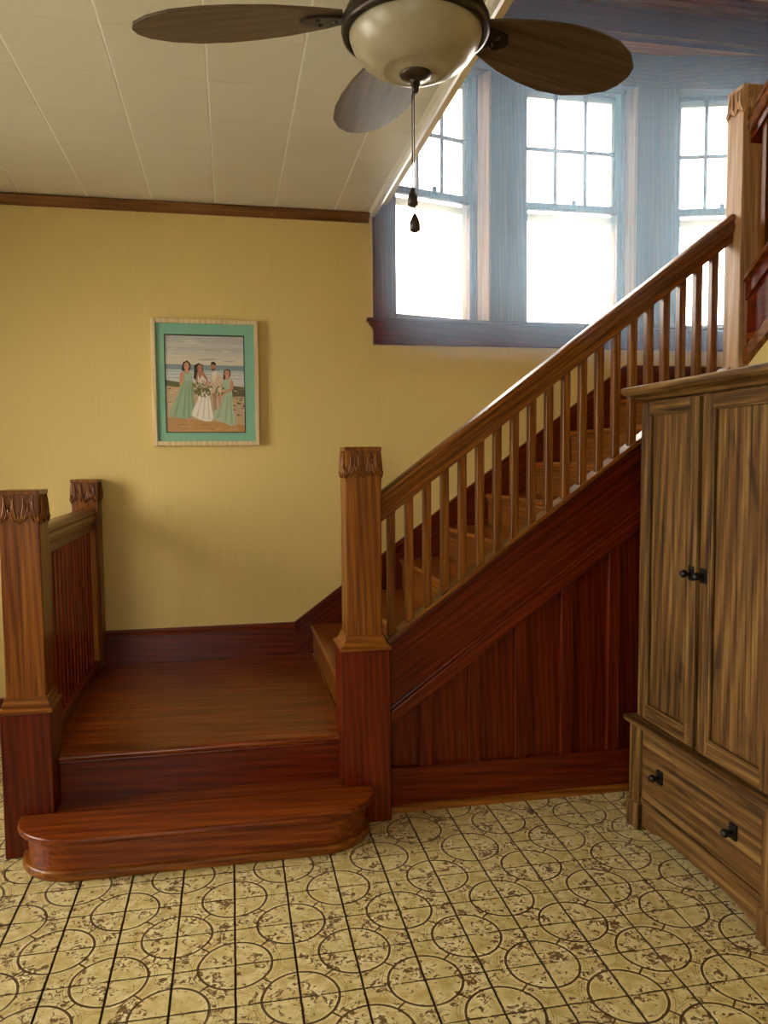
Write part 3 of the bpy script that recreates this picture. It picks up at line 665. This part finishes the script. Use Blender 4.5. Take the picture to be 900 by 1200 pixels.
# ================================================================ FRAMED PHOTOGRAPH
px0, px1, pz0, pz1 = -3.25, .04, 8.84, 12.77
pf = tag(empty('framed_photograph', (-1.6, B, 8.84)), 'framed wedding photograph with green mat and pale wood frame on the yellow wall', 'picture')
yf = B-.20; fw_ = .135
pale = wood('pale_frame_wood', 'z', (.52,.39,.20), (.64,.50,.28), (.74,.60,.37), rough=.45, coat=0)
def fr(x0,x1,z0,z1,name):
    return new_obj(name, MB().box(x0,x1,yf,B-.004,z0,z1), pale, pf, bevel=.018)
fr(px0,px0+fw_,pz0,pz1,'frame_rail'); fr(px1-fw_,px1,pz0,pz1,'frame_rail'); fr(px0+fw_,px1-fw_,pz0,pz0+fw_,'frame_rail'); fr(px0+fw_,px1-fw_,pz1-fw_,pz1,'frame_rail')
mm = mat('green_mat_board', (.22,.42,.28), .75); t = NT(mm)
_g = t.n('TexNoise'); _g.inputs['Scale'].default_value = 5; _tc = t.n('TexCoord'); t.l(_tc.outputs['Object'], _g.inputs['Vector'])
t.l(t.ramp(_g.outputs[0], [(.3, (.22,.42,.28)), (.7, (.19,.43,.33))]), t.b.inputs['Base Color'])
ix0, ix1, iz0, iz1 = -2.86, -.40, 9.24, 12.30
mb = MB().box(px0+.1,ix0,yf+.08,B-.05,pz0+.1,pz1-.1).box(ix1,px1-.1,yf+.08,B-.05,pz0+.1,pz1-.1).box(ix0,ix1,yf+.08,B-.05,pz0+.1,iz0).box(ix0,ix1,yf+.08,B-.05,iz1,pz1-.1)
new_obj('mat_board', mb, mm, pf)
mb = MB(); e = .028
mb.box(ix0,ix0+e,yf+.075,B-.06,iz0,iz1).box(ix1-e,ix1,yf+.075,B-.06,iz0,iz1).box(ix0,ix1,yf+.075,B-.06,iz0,iz0+e).box(ix0,ix1,yf+.075,B-.06,iz1-e,iz1)
new_obj('mat_bevel', mb, mat('dark_bevel', (.02,.03,.025), .6), pf)
# the print: flat coloured shapes, sky / sea / beach and four standing people
def printed():
    me = bpy.data.meshes.new('photo_print'); V = []; Fc = []; C = []
    x0, x1, z0, z1 = ix0+e, ix1-e, iz0+e, iz1-e; lay = [0]
    org = ORG[pf.name]
    def poly(pts, c):
        lay[0] += 1; y = yf+.10-.00011*lay[0]; o = len(V)
        for (px, py) in pts:
            u = min(max((px-75)/755, 0), 1); v_ = min(max((py-65)/930, 0), 1)
            V.append((Vector((x0+(x1-x0)*u, y, z1-(z1-z0)*v_))-org)*U)
        Fc.append(list(range(o, o+len(pts)))); C.append(c)
    def ell(cx, cy, rx, ry, c, n=14): poly([(cx+rx*math.cos(2*math.pi*i/n), cy+ry*math.sin(2*math.pi*i/n)) for i in range(n)], c)
    rnd = random.Random(3)
    sky = [(60,(.42,.42,.40)),(130,(.50,.49,.44)),(170,(.44,.44,.41)),(210,(.52,.50,.44)),(250,(.58,.53,.42)),(290,(.62,.56,.43)),(342,(.6,.55,.44))]
    for k in range(len(sky)-1): poly([(60,sky[k][0]),(840,sky[k][0]+12),(840,sky[k+1][0]+14),(60,sky[k+1][0]+2)], sky[k][1])
    for k in range(16): 
        x = rnd.uniform(80,700); y = rnd.uniform(80,310); l = rnd.uniform(60,200); poly([(x,y),(x+l*.5,y-7),(x+l,y+2),(x+l*.5,y+8)], rnd.choice([(.36,.37,.37),(.62,.58,.48),(.5,.49,.46)]))
    poly([(60,342),(840,350),(840,402),(60,392)], (.20,.27,.29))
    poly([(60,390),(840,400),(840,555),(60,500)], (.55,.55,.52))
    for y in (398,412,436,470): poly([(60,y),(400,y-5),(840,y+6),(840,y+12),(400,y+3),(60,y+6)], (.30,.36,.38))
    poly([(60,490),(200,515),(230,560),(230,1010),(60,1010)], (.40,.27,.12))
    poly([(60,495),(205,515),(205,570),(60,545)], (.09,.10,.02))
    poly([(60,560),(840,560),(840,1010),(60,1010)], (.46,.33,.17))
    poly([(700,545),(840,560),(840,650),(700,650)], (.12,.10,.04))
    for k in range(46):
        x = rnd.choice([rnd.uniform(70,230), rnd.uniform(690,820)]); y = rnd.uniform(570,840); l = rnd.uniform(20,70)
        poly([(x,y),(x+l*.5,y-7),(x+l,y+3),(x+l*.5,y+9)], rnd.choice([(.14,.08,.03),(.58,.42,.24),(.22,.14,.06),(.12,.11,.04)]))
    poly([(60,850),(300,870),(840,930),(840,1010),(60,1010)], (.42,.22,.055))
    for k in range(14):
        x = rnd.uniform(80,720); y = rnd.uniform(890,980); poly([(x,y),(x+50,y-5),(x+100,y+3),(x+50,y+8)], rnd.choice([(.30,.15,.035),(.5,.28,.09)]))
    sk, sk2 = (.55,.26,.15), (.42,.18,.09); gr, gr2, gr3 = (.27,.37,.22), (.19,.29,.16), (.36,.46,.30)
    # man in beige behind
    poly([(495,470),(520,425),(575,420),(615,470),(620,560),(610,750),(530,770),(505,640)], (.60,.44,.30))
    poly([(515,620),(560,610),(560,780),(530,780)], (.36,.22,.13)); poly([(570,610),(612,610),(600,745),(572,760)], (.45,.29,.18))
    poly([(515,425),(560,400),(572,425),(535,520),(520,480)], (.68,.62,.50))
    ell(532,362,27,40,sk2); poly([(508,350),(512,320),(535,312),(558,325),(558,352),(532,338)], (.035,.02,.012)); ell(532,388,17,13,(.14,.06,.03))
    # left bridesmaid
    poly([(225,390),(245,320),(285,305),(315,335),(312,385),(295,410),(240,410)], (.05,.022,.01))
    ell(276,358,25,36,sk); poly([(262,385),(292,385),(296,425),(250,425)], sk)
    poly([(212,425),(245,415),(250,470),(240,520),(320,540),(315,575),(215,545),(205,480)], sk)
    poly([(250,425),(325,425),(325,540),(330,620),(335,770),(290,880),(200,860),(105,850),(100,800),(160,700),(215,560),(245,510)], gr)
    for a in ((230,560,150,840),(262,560,235,850),(290,560,285,860),(315,560,330,780)): poly([(a[0],a[1]),(a[0]+8,a[1]),(a[2]+14,a[3]),(a[2]-8,a[3])], gr2)
    poly([(255,430),(320,430),(318,500),(258,505)], gr3); ell(282,872,22,12,sk)
    # bride
    poly([(345,440),(350,350),(390,328),(430,345),(432,400),(400,470),(365,500),(340,470)], (.035,.017,.010))
    ell(403,378,25,36,sk2); poly([(380,410),(430,405),(470,470),(475,540),(360,540),(365,470)], sk2)
    poly([(385,440),(400,490),(420,445),(460,490),(450,560),(370,560)], (.72,.66,.52))
    poly([(400,600),(480,590),(500,700),(525,860),(500,895),(430,890),(315,840),(320,790),(370,700)], (.74,.68,.58))
    for a in ((420,640,360,850),(445,640,420,870),(470,640,480,870)): poly([(a[0],a[1]),(a[0]+6,a[1]),(a[2]+12,a[3]),(a[2]-4,a[3])], (.56,.48,.40))
    # right bridesmaid
    poly([(625,470),(635,400),(665,380),(698,395),(700,440),(680,480),(640,500)], (.10,.035,.012))
    ell(665,428,24,33,sk); poly([(650,455),(680,455),(690,490),(645,490)], sk)
    poly([(615,490),(700,480),(705,560),(715,640),(718,760),(745,925),(690,935),(620,900),(530,870),(525,800),(600,740),(625,640),(612,560)], gr3)
    for a in ((640,620,560,860),(665,640,640,890),(690,640,700,920)): poly([(a[0],a[1]),(a[0]+7,a[1]),(a[2]+14,a[3]),(a[2]-8,a[3])], gr)
    poly([(698,480),(722,500),(728,560),(700,600),(620,630),(610,610),(690,570)], sk); poly([(555,630),(625,625),(625,650),(560,660)], sk)
    for (fx_, fy_, q) in ((277,360,1.), (404,380,1.), (532,362,1.), (664,430,.95)):
        ell(fx_-9*q, fy_-5, 3.6, 2.6, (.05,.025,.015), 8); ell(fx_+9*q, fy_-5, 3.6, 2.6, (.05,.025,.015), 8)
        poly([(fx_-2,fy_-3),(fx_+2,fy_-3),(fx_+3.5,fy_+8),(fx_-3.5,fy_+8)], (.46,.20,.11)); ell(fx_, fy_+16*q, 8, 3.2, (.70,.30,.25) if fx_ != 532 else (.45,.16,.12), 8)
    for (cx, cy, rx, ry, cnt) in ((425,575,90,85,150),(590,590,42,50,60)):
        for k in range(cnt):
            a = rnd.uniform(0, 6.28); q = math.sqrt(rnd.random()); x = cx+rx*q*math.cos(a); y = cy+ry*q*math.sin(a); s = rnd.uniform(7, 15)
            poly([(x,y-s),(x+s*.6,y),(x,y+s),(x-s*.6,y)], rnd.choice([(.10,.12,.025),(.14,.16,.04),(.07,.08,.02),(.20,.20,.06),(.62,.50,.30),(.30,.30,.12)]))
    for (x, y, s, c) in ((470,520,18,(.62,.30,.24)),(490,535,14,(.66,.36,.30)),(440,515,13,(.60,.42,.30)),(585,580,16,(.72,.60,.42)),(612,598,15,(.65,.33,.14)),(595,605,13,(.66,.5,.36)),(505,580,14,(.74,.66,.42)),(350,575,12,(.60,.56,.30)),(420,630,13,(.60,.58,.30))): ell(x, y, s, s, c, 9)
    me.from_pydata(V, [], Fc); me.update()
    ca = me.color_attributes.new('ink', 'FLOAT_COLOR', 'CORNER'); i = 0
    for p in me.polygons:
        for _ in p.loop_indices: ca.data[i].color = (*C[p.index], 1); i += 1
    m = mat('photo_ink', (.5,.5,.5), .35, spec=.3); t = NT(m); a = t.n('VertexColor', layer_name='ink'); t.l(a.outputs[0], t.b.inputs['Base Color'])
    me.materials.append(m); o = bpy.data.objects.new('photo_print', me); COL.objects.link(o); o.parent = pf
    # make every face look out of the wall
    bm = bmesh.new(); bm.from_mesh(me); bm.normal_update()
    bmesh.ops.reverse_faces(bm, faces=[f for f in bm.faces if f.normal.y > 0]); bm.to_mesh(me); bm.free()
printed()
